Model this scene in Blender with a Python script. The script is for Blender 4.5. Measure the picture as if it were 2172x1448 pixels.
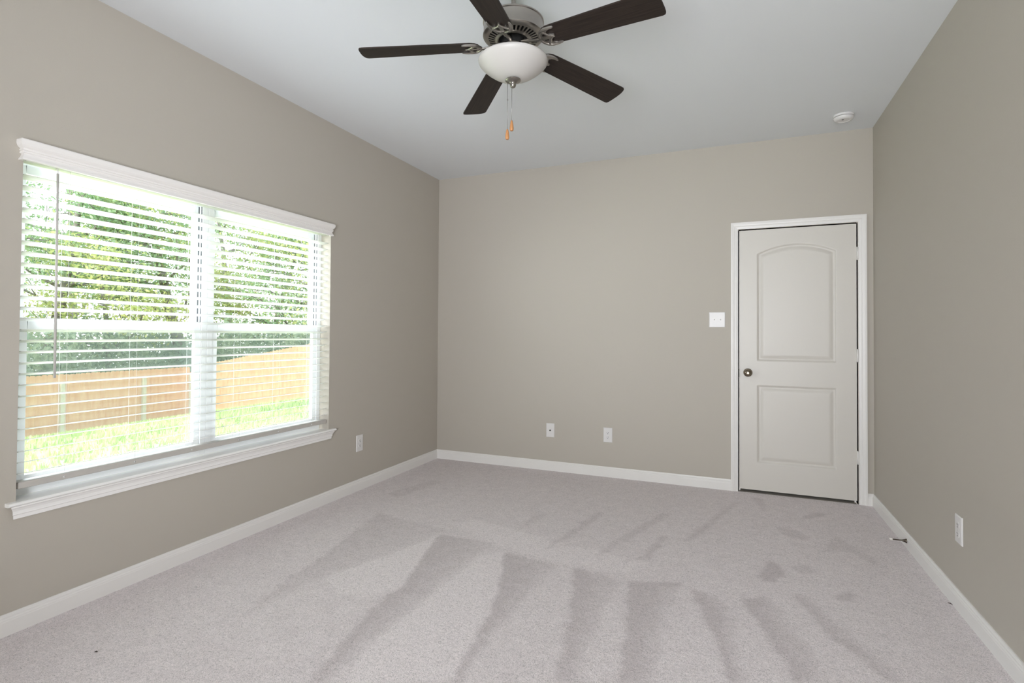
import bpy, bmesh, math, random
import numpy as np
from mathutils import Vector, Matrix
from mathutils.geometry import tessellate_polygon

for o in list(bpy.data.objects):
    bpy.data.objects.remove(o, do_unlink=True)
SC = bpy.context.scene
COL = SC.collection
PI = math.pi

# ------------------------------------------------------------------ camera
YAW, PITCH, ROLL = 0.3991, 0.0165, 0.0067
CAM = Vector((2.6887, -4.5963, 1.2185))
FPX = 1136.56
fw = Vector((-math.sin(YAW) * math.cos(PITCH), math.cos(YAW) * math.cos(PITCH), math.sin(PITCH)))
rt0 = Vector((math.cos(YAW), math.sin(YAW), 0))
up0 = rt0.cross(fw)
rt = rt0 * math.cos(ROLL) + up0 * math.sin(ROLL)
up = up0 * math.cos(ROLL) - rt0 * math.sin(ROLL)
cd = bpy.data.cameras.new('camera')
cam = bpy.data.objects.new('camera', cd)
COL.objects.link(cam)
M = Matrix.Identity(4)
for i in range(3):
    M[i][0] = rt[i]; M[i][1] = up[i]; M[i][2] = -fw[i]; M[i][3] = CAM[i]
cam.matrix_world = M
cd.sensor_width = 36.0
cd.lens = FPX / 2172.0 * 36.0
cd.shift_x = 8.23 / 2172.0
cd.shift_y = -34.45 / 2172.0
cd.clip_start = 0.02
cd.clip_end = 400
SC.camera = cam

# ------------------------------------------------------------------ world, sun, added fill lamps, exposure
W = bpy.data.worlds.new('world')
SC.world = W
W.use_nodes = True
nt = W.node_tree
nt.nodes.clear()
bg = nt.nodes.new('ShaderNodeBackground')
wo = nt.nodes.new('ShaderNodeOutputWorld')
tc = nt.nodes.new('ShaderNodeTexCoord')
sx = nt.nodes.new('ShaderNodeSeparateXYZ')
rp = nt.nodes.new('ShaderNodeValToRGB')
rp.color_ramp.elements[0].position = 0.0
rp.color_ramp.elements[0].color = (0.95, 0.97, 1.0, 1)
rp.color_ramp.elements[1].position = 0.8
rp.color_ramp.elements[1].color = (0.62, 0.78, 1.0, 1)
nt.links.new(tc.outputs['Generated'], sx.inputs[0])
nt.links.new(sx.outputs['Z'], rp.inputs[0])
nt.links.new(rp.outputs[0], bg.inputs['Color'])
bg.inputs['Strength'].default_value = 3.0
nt.links.new(bg.outputs[0], wo.inputs[0])


def lamp(name, kind, loc, target, energy, color=(1, 1, 1), size=None, angle=None):
    l = bpy.data.lights.new(name, kind)
    l.energy = energy
    l.color = color
    if kind == 'AREA':
        l.shape = 'RECTANGLE'; l.size = size[0]; l.size_y = size[1]
    if angle is not None:
        l.angle = angle
    o = bpy.data.objects.new(name, l)
    COL.objects.link(o)
    o.location = loc
    d = Vector(target) - Vector(loc)
    o.rotation_euler = d.to_track_quat('-Z', 'Y').to_euler()
    return o


lamp('sun', 'SUN', (-3, -20, 20), (0, 0, 0), 4.3, (1.0, 0.95, 0.88), angle=0.03)
lamp('daylight_fill_side', 'AREA', (-1.9, -4.9, 1.7), (2.4, -1.3, 1.1), 215, (0.92, 0.94, 1.0), (2.6, 2.4))  # soft lamp added out of view to boost the window's daylight
lamp('daylight_fill_high', 'AREA', (-5.0, -2.6, 4.6), (0.0, -2.4, 1.4), 1800, (0.86, 0.92, 1.0), (5.0, 1.6))  # high lamp added out of view, brightens the room beyond the real sky
lamp('rear_fill', 'AREA', (2.4, -6.2, 1.2), (1.6, -2.4, 2.3), 215, (0.92, 0.95, 1.0), (1.4, 1.6))  # fill lamp added behind the camera to lift the room

vs = SC.view_settings
SC.display_settings.display_device = 'sRGB'
vs.view_transform = 'Standard'
vs.look = 'None'
vs.exposure = 0.0
vs.gamma = 1.0
vs.use_curve_mapping = False
cy = SC.cycles
cy.use_denoising = True
cy.max_bounces = 12
cy.diffuse_bounces = 8
cy.transparent_max_bounces = 24
cy.caustics_reflective = False
cy.caustics_refractive = False
cy.sample_clamp_indirect = 6.0


# ------------------------------------------------------------------ helpers
def srgb(r, g, b):
    f = lambda c: (c / 255 / 12.92) if c / 255 <= 0.04045 else ((c / 255 + 0.055) / 1.055) ** 2.4
    return (f(r), f(g), f(b), 1.0)


def mat(name, color, rough=0.5, metal=0.0, bump=0.0, bscale=200.0, vary=0.0, vscale=6.0, spec=0.5, trans=0.0, bdist=0.001):
    m = bpy.data.materials.new(name)
    m.use_nodes = True
    n = m.node_tree
    b = n.nodes['Principled BSDF']
    b.inputs['Base Color'].default_value = color
    b.inputs['Roughness'].default_value = rough
    b.inputs['Metallic'].default_value = metal
    b.inputs['Specular IOR Level'].default_value = spec
    t = n.nodes.new('ShaderNodeTexCoord')
    if vary > 0:
        no = n.nodes.new('ShaderNodeTexNoise')
        no.inputs['Scale'].default_value = vscale
        no.inputs['Detail'].default_value = 4
        mx = n.nodes.new('ShaderNodeMix')
        mx.data_type = 'RGBA'
        k = 1 - vary
        mx.inputs[6].default_value = (color[0] * k, color[1] * k, color[2] * k, 1)
        mx.inputs[7].default_value = tuple(min(1, c * (1 + vary)) for c in color[:3]) + (1,)
        n.links.new(t.outputs['Object'], no.inputs['Vector'])
        n.links.new(no.outputs['Fac'], mx.inputs[0])
        n.links.new(mx.outputs[2], b.inputs['Base Color'])
    if bump > 0:
        nb = n.nodes.new('ShaderNodeTexNoise')
        nb.inputs['Scale'].default_value = bscale
        nb.inputs['Detail'].default_value = 3
        bp = n.nodes.new('ShaderNodeBump')
        bp.inputs['Strength'].default_value = bump
        bp.inputs['Distance'].default_value = bdist
        n.links.new(t.outputs['Object'], nb.inputs['Vector'])
        n.links.new(nb.outputs['Fac'], bp.inputs['Height'])
        n.links.new(bp.outputs['Normal'], b.inputs['Normal'])
    if trans > 0:
        tr = n.nodes.new('ShaderNodeBsdfTranslucent')
        tr.inputs['Color'].default_value = color
        ms = n.nodes.new('ShaderNodeMixShader')
        ms.inputs[0].default_value = trans
        out = n.nodes['Material Output']
        n.links.new(b.outputs[0], ms.inputs[1])
        n.links.new(tr.outputs[0], ms.inputs[2])
        n.links.new(ms.outputs[0], out.inputs['Surface'])
        if vary > 0:
            n.links.new(mx.outputs[2], tr.inputs['Color'])
    return m


class MB:
    """collects simple shapes and links them as one mesh object"""

    def __init__(s):
        s.v = []; s.f = []; s.sm = []

    def add(s, v, f, smooth=False):
        o = len(s.v)
        s.v += [tuple(p) for p in v]
        s.f += [tuple(i + o for i in q) for q in f]
        s.sm += [smooth] * len(f)

    def box(s, x0, x1, y0, y1, z0, z1, mtx=None):
        v = [(x, y, z) for x in (x0, x1) for y in (y0, y1) for z in (z0, z1)]
        if mtx is not None:
            v = [mtx @ Vector(p) for p in v]
        s.add(v, [(0, 1, 3, 2), (4, 6, 7, 5), (0, 4, 5, 1), (2, 3, 7, 6), (0, 2, 6, 4), (1, 5, 7, 3)])

    def tube(s, pts, rad, n=10, flat=None, caps=True):
        """tube along points; rad scalar or list; flat = (normal vector, factor) squashes it along that direction"""
        pts = [Vector(p) for p in pts]
        if not hasattr(rad, '__len__'):
            rad = [rad] * len(pts)
        rings = []
        ref = Vector((0, 0, 1))
        prev = None
        for i, p in enumerate(pts):
            t = (pts[min(i + 1, len(pts) - 1)] - pts[max(i - 1, 0)]).normalized()
            if prev is None:
                a = t.cross(ref)
                if a.length < 1e-3:
                    a = t.cross(Vector((1, 0, 0)))
            else:
                a = prev - t * prev.dot(t)
            a.normalize(); prev = a
            b = t.cross(a)
            ring = []
            for k in range(n):
                th = 2 * PI * k / n
                d = a * math.cos(th) * rad[i] + b * math.sin(th) * rad[i]
                if flat:
                    nv = flat[0]
                    d = d - nv * d.dot(nv) * (1 - flat[1])
                ring.append(p + d)
            rings.append(ring)
        v = [q for r in rings for q in r]
        f = []
        for i in range(len(pts) - 1):
            for k in range(n):
                a0 = i * n + k; b0 = i * n + (k + 1) % n
                f.append((a0, b0, b0 + n, a0 + n))
        if caps:
            f.append(tuple(range(n))[::-1])
            f.append(tuple(range((len(pts) - 1) * n, len(pts) * n)))
        s.add(v, f, True)

    def lathe(s, prof, c=(0, 0, 0), n=48, mtx=None, smooth=True, caps=True):
        """revolve (r, z) profile about z"""
        v = []; f = []
        for r, z in prof:
            for k in range(n):
                a = 2 * PI * k / n
                v.append(Vector((r * math.cos(a), r * math.sin(a), z)))
        for i in range(len(prof) - 1):
            for k in range(n):
                a0 = i * n + k; b0 = i * n + (k + 1) % n
                f.append((a0, b0, b0 + n, a0 + n))
        if caps and prof[0][0] > 1e-6: f.append(tuple(range(n))[::-1])
        if caps and prof[-1][0] > 1e-6: f.append(tuple(range((len(prof) - 1) * n, len(prof) * n)))
        v = [(mtx @ p if mtx is not None else p) + Vector(c) for p in v]
        s.add(v, f, smooth)

    def sweep(s, prof, path, closed_prof=True, smooth=False):
        """prof: list of (d, h); path: list of functions (d, h) -> point; joins consecutive sections"""
        secs = [[Vector(p(d, h)) for d, h in prof] for p in path]
        n = len(prof)
        v = [q for sct in secs for q in sct]
        f = []
        for i in range(len(secs) - 1):
            for k in range(n if closed_prof else n - 1):
                a0 = i * n + k; b0 = i * n + (k + 1) % n
                f.append((a0, b0, b0 + n, a0 + n))
        f.append(tuple(range(n))[::-1])
        f.append(tuple(range((len(secs) - 1) * n, len(secs) * n)))
        s.add(v, f, smooth)

    def build(s, name, m, parent=None, loc=(0, 0, 0), bevel=0.0, bseg=2, auto=None):
        me = bpy.data.meshes.new(name)
        me.from_pydata([Vector(p) - Vector(loc) for p in s.v], [], s.f)
        me.polygons.foreach_set('use_smooth', s.sm)
        bm = bmesh.new(); bm.from_mesh(me)
        bmesh.ops.remove_doubles(bm, verts=bm.verts, dist=1e-6)
        bmesh.ops.recalc_face_normals(bm, faces=bm.faces)
        bm.to_mesh(me); bm.free()
        me.materials.append(m)
        if auto:
            me.set_sharp_from_angle(angle=math.radians(auto))
        o = bpy.data.objects.new(name, me)
        COL.objects.link(o)
        o.location = loc
        if parent is not None:
            o.parent = parent
            o.matrix_parent_inverse = Matrix.Translation(-parent.location)
        if bevel > 0:
            b = o.modifiers.new('bevel', 'BEVEL')
            b.width = bevel; b.segments = bseg; b.limit_method = 'ANGLE'; b.angle_limit = math.radians(40)
        return o


def raw(name, v, f, m, parent=None, smooth=False):
    me = bpy.data.meshes.new(name)
    me.from_pydata(v, [], f)
    if smooth:
        me.polygons.foreach_set('use_smooth', [True] * len(me.polygons))
    me.materials.append(m)
    o = bpy.data.objects.new(name, me)
    COL.objects.link(o)
    if parent is not None:
        o.parent = parent
        o.matrix_parent_inverse = Matrix.Translation(-parent.location)
    return o


def tag(o, label=None, cat=None, group=None, kind=None):
    if label: o['label'] = label
    if cat: o['category'] = cat
    if group: o['group'] = group
    if kind: o['kind'] = kind
    return o


def thing(name, label, cat, loc=(0, 0, 0), group=None, kind=None):
    o = bpy.data.objects.new(name, None)
    o.empty_display_size = 0.05
    COL.objects.link(o)
    o.location = loc
    return tag(o, label, cat, group, kind)


def struct(o, label=None, cat=None):
    return tag(o, label, cat, None, 'structure')


# ------------------------------------------------------------------ materials
m_wall = mat('wall_paint', srgb(182, 176, 166), 0.6, bump=0.22, bscale=170, spec=0.3, bdist=0.0012)
m_ceil = mat('ceiling_paint', srgb(221, 224, 227), 0.8, bump=0.2, bscale=140, spec=0.2, bdist=0.0012)
m_trim = mat('white_trim_paint', srgb(227, 225, 222), 0.35, bump=0.05, bscale=60)
m_stool = mat('semi_gloss_stool_paint', srgb(240, 239, 237), 0.16, bump=0.02, bscale=60)
m_stop = mat('dark_bronze', srgb(92, 85, 76), 0.3, 1.0, bump=0.03)
m_door = mat('door_paint', srgb(206, 202, 195), 0.4, bump=0.06, bscale=300)
m_plate = mat('white_plastic', srgb(219, 217, 216), 0.35, bump=0.01, bscale=80)
m_blind = mat('blind_white', srgb(240, 240, 238), 0.45, bump=0.02, bscale=90, trans=0.35)
m_rail = mat('blind_rail_white', srgb(238, 235, 232), 0.45, bump=0.02, bscale=90)
m_brail = mat('bottom_rail_shaded', srgb(186, 182, 176), 0.45, bump=0.02, bscale=90)  # white rail's shade is put into this base colour
m_wand = mat('wand_plastic', srgb(192, 188, 184), 0.3, bump=0.02, bscale=90)  # greyed so the colour carries the wand's backlit shade
m_vinyl = mat('white_vinyl', srgb(238, 240, 242), 0.35, bump=0.02, bscale=90)
m_seal = mat('grey_weather_seal', srgb(95, 98, 102), 0.6, bump=0.02, bscale=200)
m_dark = mat('dark_gap', srgb(22, 21, 20), 0.8, bump=0.02)
m_nickel = mat('brushed_nickel', srgb(168, 163, 156), 0.36, 1.0, bump=0.04, bscale=260)
m_nickel_d = mat('dark_nickel', srgb(150, 145, 138), 0.32, 1.0, bump=0.04, bscale=260)
m_knob = mat('satin_bronze_nickel', srgb(132, 122, 108), 0.25, 1.0, bump=0.03, bscale=200)
m_fob = mat('turned_pine', srgb(180, 126, 78), 0.45, vary=0.15, vscale=60)
m_rubber = mat('white_rubber', srgb(225, 222, 215), 0.6, bump=0.05)
m_chain = mat('steel_chain', srgb(150, 148, 145), 0.35, 0.9, bump=0.2, bscale=900)
m_bark = mat('tree_bark', srgb(142, 134, 126), 0.9, bump=0.8, bscale=14, vary=0.35, vscale=5, bdist=0.03)
m_steel = mat('treated_pine_post', srgb(216, 210, 184), 0.7, vary=0.1)
m_speck = mat('dark_lint', srgb(48, 40, 36), 0.9, bump=0.2)


def m_glassy(name, tint=(1, 1, 1), gloss=0.05):
    m = bpy.data.materials.new(name); m.use_nodes = True
    n = m.node_tree; n.nodes.clear()
    out = n.nodes.new('ShaderNodeOutputMaterial')
    t = n.nodes.new('ShaderNodeBsdfTransparent'); t.inputs[0].default_value = tint + (1,)
    g = n.nodes.new('ShaderNodeBsdfGlossy'); g.inputs['Roughness'].default_value = 0.02
    lw = n.nodes.new('ShaderNodeFresnel'); lw.inputs['IOR'].default_value = 1.45
    mx = n.nodes.new('ShaderNodeMixShader')
    ge = n.nodes.new('ShaderNodeNewGeometry')
    mu = n.nodes.new('ShaderNodeMath'); mu.operation = 'MULTIPLY_ADD'; mu.use_clamp = True
    mu.inputs[1].default_value = -10.0
    n.links.new(ge.outputs['Backfacing'], mu.inputs[0]); n.links.new(lw.outputs[0], mu.inputs[2])
    n.links.new(mu.outputs[0], mx.inputs[0])
    n.links.new(t.outputs[0], mx.inputs[1]); n.links.new(g.outputs[0], mx.inputs[2])
    n.links.new(mx.outputs[0], out.inputs[0])
    return m


m_glass = m_glassy('window_glass', (0.97, 0.99, 0.98))


def m_screen():
    m = bpy.data.materials.new('insect_screen'); m.use_nodes = True
    n = m.node_tree; n.nodes.clear()
    out = n.nodes.new('ShaderNodeOutputMaterial')
    t = n.nodes.new('ShaderNodeBsdfTransparent')
    d = n.nodes.new('ShaderNodeBsdfDiffuse'); d.inputs[0].default_value = srgb(150, 155, 152)
    mx = n.nodes.new('ShaderNodeMixShader'); mx.inputs[0].default_value = 0.22
    n.links.new(t.outputs[0], mx.inputs[1]); n.links.new(d.outputs[0], mx.inputs[2])
    n.links.new(mx.outputs[0], out.inputs[0])
    return m


m_mesh = m_screen()


def m_frosted():
    m = mat('frosted_glass', srgb(208, 205, 201), 0.35, spec=0.4, trans=0.2)
    n = m.node_tree
    no = n.nodes.new('ShaderNodeTexNoise'); no.inputs['Scale'].default_value = 30
    return m


m_bowl = m_frosted()


def m_bladewood():
    m = bpy.data.materials.new('dark_walnut_blade'); m.use_nodes = True
    n = m.node_tree; b = n.nodes['Principled BSDF']
    b.inputs['Roughness'].default_value = 0.5
    b.inputs['Specular IOR Level'].default_value = 0.2
    tcn = n.nodes.new('ShaderNodeTexCoord')
    mp = n.nodes.new('ShaderNodeMapping'); mp.inputs['Scale'].default_value = (3, 60, 60)
    no = n.nodes.new('ShaderNodeTexNoise'); no.inputs['Scale'].default_value = 2.2; no.inputs['Detail'].default_value = 6
    r = n.nodes.new('ShaderNodeValToRGB')
    r.color_ramp.elements[0].position = 0.3; r.color_ramp.elements[0].color = srgb(30, 24, 21)
    r.color_ramp.elements[1].position = 0.75; r.color_ramp.elements[1].color = srgb(52, 43, 38)
    n.links.new(tcn.outputs['Object'], mp.inputs[0]); n.links.new(mp.outputs[0], no.inputs['Vector'])
    n.links.new(no.outputs['Fac'], r.inputs[0]); n.links.new(r.outputs[0], b.inputs['Base Color'])
    return m


m_blade = m_bladewood()


def m_cedar():
    m = bpy.data.materials.new('cedar_boards'); m.use_nodes = True
    n = m.node_tree; b = n.nodes['Principled BSDF']
    b.inputs['Roughness'].default_value = 0.75
    b.inputs['Specular IOR Level'].default_value = 0.2
    tcn = n.nodes.new('ShaderNodeTexCoord')
    mp = n.nodes.new('ShaderNodeMapping'); mp.inputs['Scale'].default_value = (7, 7, 1.2)
    no = n.nodes.new('ShaderNodeTexNoise'); no.inputs['Scale'].default_value = 1.6; no.inputs['Detail'].default_value = 6
    r = n.nodes.new('ShaderNodeValToRGB')
    r.color_ramp.elements[0].position = 0.3; r.color_ramp.elements[0].color = srgb(222, 166, 124)
    r.color_ramp.elements[1].position = 0.7; r.color_ramp.elements[1].color = srgb(240, 195, 152)
    n.links.new(tcn.outputs['Object'], mp.inputs[0]); n.links.new(mp.outputs[0], no.inputs['Vector'])
    n.links.new(no.outputs['Fac'], r.inputs[0]); n.links.new(r.outputs[0], b.inputs['Base Color'])
    return m


m_cedarw = m_cedar()


def m_leafy(name, c0, c1, scale=0.9, trans=0.45):
    m = bpy.data.materials.new(name); m.use_nodes = True
    n = m.node_tree; b = n.nodes['Principled BSDF']
    b.inputs['Roughness'].default_value = 0.6
    b.inputs['Specular IOR Level'].default_value = 0.2
    tcn = n.nodes.new('ShaderNodeTexCoord')
    no = n.nodes.new('ShaderNodeTexNoise'); no.inputs['Scale'].default_value = scale; no.inputs['Detail'].default_value = 5
    r = n.nodes.new('ShaderNodeValToRGB')
    r.color_ramp.elements[0].position = 0.35; r.color_ramp.elements[0].color = c0
    r.color_ramp.elements[1].position = 0.65; r.color_ramp.elements[1].color = c1
    tr = n.nodes.new('ShaderNodeBsdfTranslucent')
    ms = n.nodes.new('ShaderNodeMixShader'); ms.inputs[0].default_value = trans
    n.links.new(tcn.outputs['Object'], no.inputs['Vector']); n.links.new(no.outputs['Fac'], r.inputs[0])
    n.links.new(r.outputs[0], b.inputs['Base Color']); n.links.new(r.outputs[0], tr.inputs['Color'])
    n.links.new(b.outputs[0], ms.inputs[1]); n.links.new(tr.outputs[0], ms.inputs[2])
    n.links.new(ms.outputs[0], n.nodes['Material Output'].inputs['Surface'])
    return m


m_leaf_g = m_leafy('green_leaves', srgb(132, 162, 120), srgb(188, 208, 162))
m_leaf_y = m_leafy('yellow_green_leaves', srgb(164, 184, 112), srgb(226, 222, 156))
m_leaf_d = m_leafy('deep_green_leaves', srgb(138, 160, 134), srgb(198, 210, 180))
m_grass = m_leafy('lawn_grass', srgb(160, 188, 112), srgb(222, 228, 168), 1.5, 0.3)
m_soil = mat('lawn_soil', srgb(160, 172, 112), 0.95, vary=0.35, vscale=3.0)


def m_carpet_f():
    m = bpy.data.materials.new('cut_pile_carpet'); m.use_nodes = True
    n = m.node_tree; b = n.nodes['Principled BSDF']
    b.inputs['Roughness'].default_value = 0.95
    b.inputs['Specular IOR Level'].default_value = 0.05
    b.inputs['Sheen Weight'].default_value = 0.15
    tcn = n.nodes.new('ShaderNodeTexCoord')
    at = n.nodes.new('ShaderNodeAttribute'); at.attribute_name = 'nap'
    # pile tufts
    n1 = n.nodes.new('ShaderNodeTexNoise'); n1.inputs['Scale'].default_value = 130; n1.inputs['Detail'].default_value = 4
    n1.inputs['Distortion'].default_value = 2.2
    n2 = n.nodes.new('ShaderNodeTexNoise'); n2.inputs['Scale'].default_value = 14; n2.inputs['Roughness'].default_value = 0.7; n2.inputs['Detail'].default_value = 5
    n3 = n.nodes.new('ShaderNodeTexNoise'); n3.inputs['Scale'].default_value = 60; n3.inputs['Detail'].default_value = 4
    for k in (n1, n2, n3):
        n.links.new(tcn.outputs['Object'], k.inputs['Vector'])
    mix = n.nodes.new('ShaderNodeMix'); mix.data_type = 'RGBA'
    mix.inputs[6].default_value = srgb(234, 226, 227)
    mix.inputs[7].default_value = srgb(206, 197, 198)
    # nap + a little blotch
    a1 = n.nodes.new('ShaderNodeMath'); a1.operation = 'MULTIPLY_ADD'
    n.links.new(n2.outputs['Fac'], a1.inputs[0]); a1.inputs[1].default_value = 1.1
    n.links.new(at.outputs['Fac'], a1.inputs[2])
    a2 = n.nodes.new('ShaderNodeMath'); a2.operation = 'SUBTRACT'; a2.use_clamp = True
    n.links.new(a1.outputs[0], a2.inputs[0]); a2.inputs[1].default_value = 0.28
    n.links.new(a2.outputs[0], mix.inputs[0])
    tuft = n.nodes.new('ShaderNodeMix'); tuft.data_type = 'RGBA'; tuft.blend_type = 'MULTIPLY'
    tuft.inputs[0].default_value = 1.0
    rr = n.nodes.new('ShaderNodeValToRGB')
    rr.color_ramp.elements[0].position = 0.27; rr.color_ramp.elements[0].color = (0.52, 0.52, 0.52, 1)
    rr.color_ramp.elements[1].position = 0.58; rr.color_ramp.elements[1].color = (1.08, 1.08, 1.08, 1)
    n.links.new(n1.outputs['Fac'], rr.inputs[0])
    n.links.new(mix.outputs[2], tuft.inputs[6]); n.links.new(rr.outputs[0], tuft.inputs[7])
    n.links.new(tuft.outputs[2], b.inputs['Base Color'])
    ad = n.nodes.new('ShaderNodeMath'); ad.operation = 'ADD'
    n.links.new(n1.outputs['Fac'], ad.inputs[0]); n.links.new(n3.outputs['Fac'], ad.inputs[1])
    bp = n.nodes.new('ShaderNodeBump'); bp.inputs['Strength'].default_value = 0.6; bp.inputs['Distance'].default_value = 0.006
    n.links.new(ad.outputs[0], bp.inputs['Height']); n.links.new(bp.outputs['Normal'], b.inputs['Normal'])
    return m


m_carpet = m_carpet_f()

# ------------------------------------------------------------------ room shell
RW, RH, RD = 3.619, 2.738, -5.05         # width, height, front wall y
OY0, OY1, OZ0, OZ1 = -3.355, -1.533, 0.510, 1.965   # window opening in the left wall
DX0, DX1, DZ = 2.7240, 3.5157, 2.0475      # door opening in the back wall

# floor: carpet with vacuum tracks in the pile lay
NAP = [
    (0.55, [(0.469, -1.565), (0.62, -2.274), (0.661, -2.616), (0.744, -2.866), (0.762, -2.776), (0.803, -2.478), (0.864, -2.287), (0.918, -2.095), (0.993, -1.856), (1.032, -1.746), (1.056, -1.656)]),
    (0.85, [(1.035, -1.725), (1.15, -2.161), (1.229, -2.427), (1.195, -2.5), (1.21, -2.602), (1.243, -2.762), (1.273, -2.917), (1.305, -3.036), (1.327, -3.124), (1.389, -3.097), (1.368, -3.016), (1.364, -2.862), (1.375, -2.704), (1.375, -2.487), (1.367, -2.256), (1.389, -1.935), (1.4, -1.73)]),
    (0.90, [(1.507, -1.819), (1.609, -2.098), (1.687, -2.351), (1.728, -2.604), (1.76, -2.782), (1.777, -2.929), (1.811, -2.914), (1.797, -2.765), (1.793, -2.575), (1.801, -2.384), (1.798, -2.213), (1.826, -1.864)]),
    (0.85, [(1.917, -1.852), (1.978, -2.087), (2.015, -2.25), (2.071, -2.522), (2.098, -2.719), (2.111, -2.784), (2.18, -2.754), (2.164, -2.606), (2.175, -2.443), (2.153, -2.23), (2.164, -2.052), (2.161, -1.882)]),
    (1.00, [(2.21, -1.899), (2.27, -2.258), (2.291, -2.458), (2.306, -2.602), (2.317, -2.694), (2.432, -2.644), (2.43, -2.445), (2.422, -2.153), (2.466, -1.799)]),
    (0.90, [(2.502, -1.858), (2.55, -2.043), (2.605, -2.224), (2.646, -2.357), (2.659, -2.464), (2.666, -2.543), (2.72, -2.519), (2.711, -2.375), (2.687, -2.24), (2.707, -2.095), (2.68, -1.986), (2.608, -1.884)]),
    (0.85, [(2.709, -1.875), (2.768, -2.01), (2.802, -2.138), (2.844, -2.247), (2.871, -2.339), (2.883, -2.449), (2.992, -2.401), (2.987, -2.278), (2.967, -2.169), (2.919, -2.06), (2.894, -1.892), (2.832, -1.786)]),
    (0.80, [(2.937, -1.704), (2.999, -1.894), (3.023, -2.0), (3.064, -2.089), (3.126, -2.16), (3.166, -2.254), (3.188, -2.316), (3.242, -2.293), (3.204, -2.172), (3.151, -2.051), (3.08, -1.903), (3.041, -1.763), (2.986, -1.7)]),
    (0.90, [(2.81, -1.546), (2.863, -1.345), (2.917, -1.391), (2.928, -1.494), (2.879, -1.607), (2.825, -1.631)]),
    (0.70, [(3.117, -1.696), (3.167, -1.594), (3.219, -1.607), (3.19, -1.698)]),
    (0.40, [(1.427, -1.512), (1.473, -1.141), (1.513, -1.123), (1.453, -1.488)]),
    (0.50, [(1.69, -1.699), (1.745, -1.391), (1.827, -0.935), (1.873, -0.939), (1.792, -1.409), (1.715, -1.678)]),
    (0.40, [(1.971, -1.694), (2.048, -1.371), (2.228, -0.781), (2.299, -0.774), (2.102, -1.384), (2.003, -1.68)]),
    (0.50, [(2.133, -1.675), (2.23, -1.564), (2.278, -1.194), (2.319, -1.214), (2.267, -1.579)]),
    (0.35, [(0.258, -1.17), (0.37, -0.721), (0.484, -0.706), (0.38, -1.234)]),
    (0.50, [(2.396, -1.27), (2.49, -0.958), (2.664, -0.404), (2.721, -0.295), (2.644, -0.572), (2.549, -0.931), (2.467, -1.21)]),
    (0.40, [(2.803, -0.125), (2.897, -0.535), (2.895, -0.129)]),
    (0.50, [(3.096, -0.554), (3.228, -0.424), (3.26, -0.336), (3.179, -0.334)]),
    (0.45, [(2.943, -0.757), (3.055, -0.771), (3.114, -0.895), (3.065, -0.946), (2.953, -0.878)]),
    (0.40, [(3.14, -1.101), (3.264, -0.77), (3.398, -1.085), (3.405, -1.198), (3.307, -1.027)]),
    (0.40, [(2.95, -1.376), (3.04, -1.336), (3.078, -1.407), (3.012, -1.457)]),
    (-0.50, [(0.823, -2.469), (0.881, -2.308), (0.949, -2.098), (1.041, -1.761), (1.138, -2.152), (1.214, -2.422), (1.136, -2.503), (0.987, -2.568)]),
    (-0.50, [(1.502, -1.822), (1.674, -2.334), (1.72, -2.607), (1.762, -2.918), (1.437, -3.076), (1.391, -2.897), (1.395, -2.5), (1.407, -2.239), (1.41, -1.926)]),
    (-0.30, [(1.026, -1.545), (1.483, -1.763), (1.839, -1.828), (2.162, -1.828), (2.265, -1.641), (1.759, -1.572), (1.374, -1.474), (1.117, -1.416)]),
]


def inpoly(X, Y, P):
    r = np.zeros(X.shape, bool)
    j = len(P) - 1
    for i in range(len(P)):
        xi, yi = P[i]; xj, yj = P[j]
        c = ((yi > Y) != (yj > Y)) & (X < (xj - xi) * (Y - yi) / (yj - yi + 1e-12) + xi)
        r ^= c
        j = i
    return r


def build_floor():
    st = 0.0125
    nx = int(RW / st) + 2; ny = int(-RD / st) + 2
    xs = np.linspace(0, RW, nx); ys = np.linspace(RD, 0, ny)
    X, Y = np.meshgrid(xs, ys)
    rng = np.random.default_rng(3)
    jx = X + 0.004 * np.sin(Y * 31 + X * 7) + 0.003 * np.sin(Y * 83) + rng.normal(size=X.shape) * 0.006
    a = np.zeros(X.shape)
    for w, P in NAP:
        ins = inpoly(jx, Y, P)
        mk = ins.astype(float) * w
        if len(P) >= 9 and w > 0.5:          # crisp on the left edge, fading to the right
            xa = np.where(ins, X, 9.0).min(1, keepdims=True); xb = np.where(ins, X, -9.0).max(1, keepdims=True)
            fr = np.clip((X - xa) / np.maximum(xb - xa, 0.02), 0, 1)
            mk *= 1.0 - 0.65 * fr
        a += mk
    for _ in range(1):
        b = a.copy()
        b[1:-1, 1:-1] = (4 * a[1:-1, 1:-1] + 2 * (a[:-2, 1:-1] + a[2:, 1:-1] + a[1:-1, :-2] + a[1:-1, 2:])
                         + a[:-2, :-2] + a[2:, 2:] + a[:-2, 2:] + a[2:, :-2]) / 16
        a = b
    a = np.clip(a, -0.5, 1.0)
    # softly raised pile where the nap stands up
    Z = -0.0015 * np.clip(a, 0, 1)
    v = np.stack([X.ravel(), Y.ravel(), Z.ravel()], 1)
    ii = np.arange(nx * ny).reshape(ny, nx)
    f = np.stack([ii[:-1, :-1].ravel(), ii[:-1, 1:].ravel(), ii[1:, 1:].ravel(), ii[1:, :-1].ravel()], 1)
    me = bpy.data.meshes.new('floor')
    me.from_pydata(v.tolist(), [], f.tolist())
    me.polygons.foreach_set('use_smooth', [True] * len(me.polygons))
    at = me.attributes.new('nap', 'FLOAT', 'POINT')
    at.data.foreach_set('value', a.ravel().astype(np.float32))
    me.materials.append(m_carpet)
    o = bpy.data.objects.new('floor', me)
    COL.objects.link(o)
    struct(o, 'grey cut pile carpet with vacuum tracks across the room', 'carpet')


build_floor()

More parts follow.
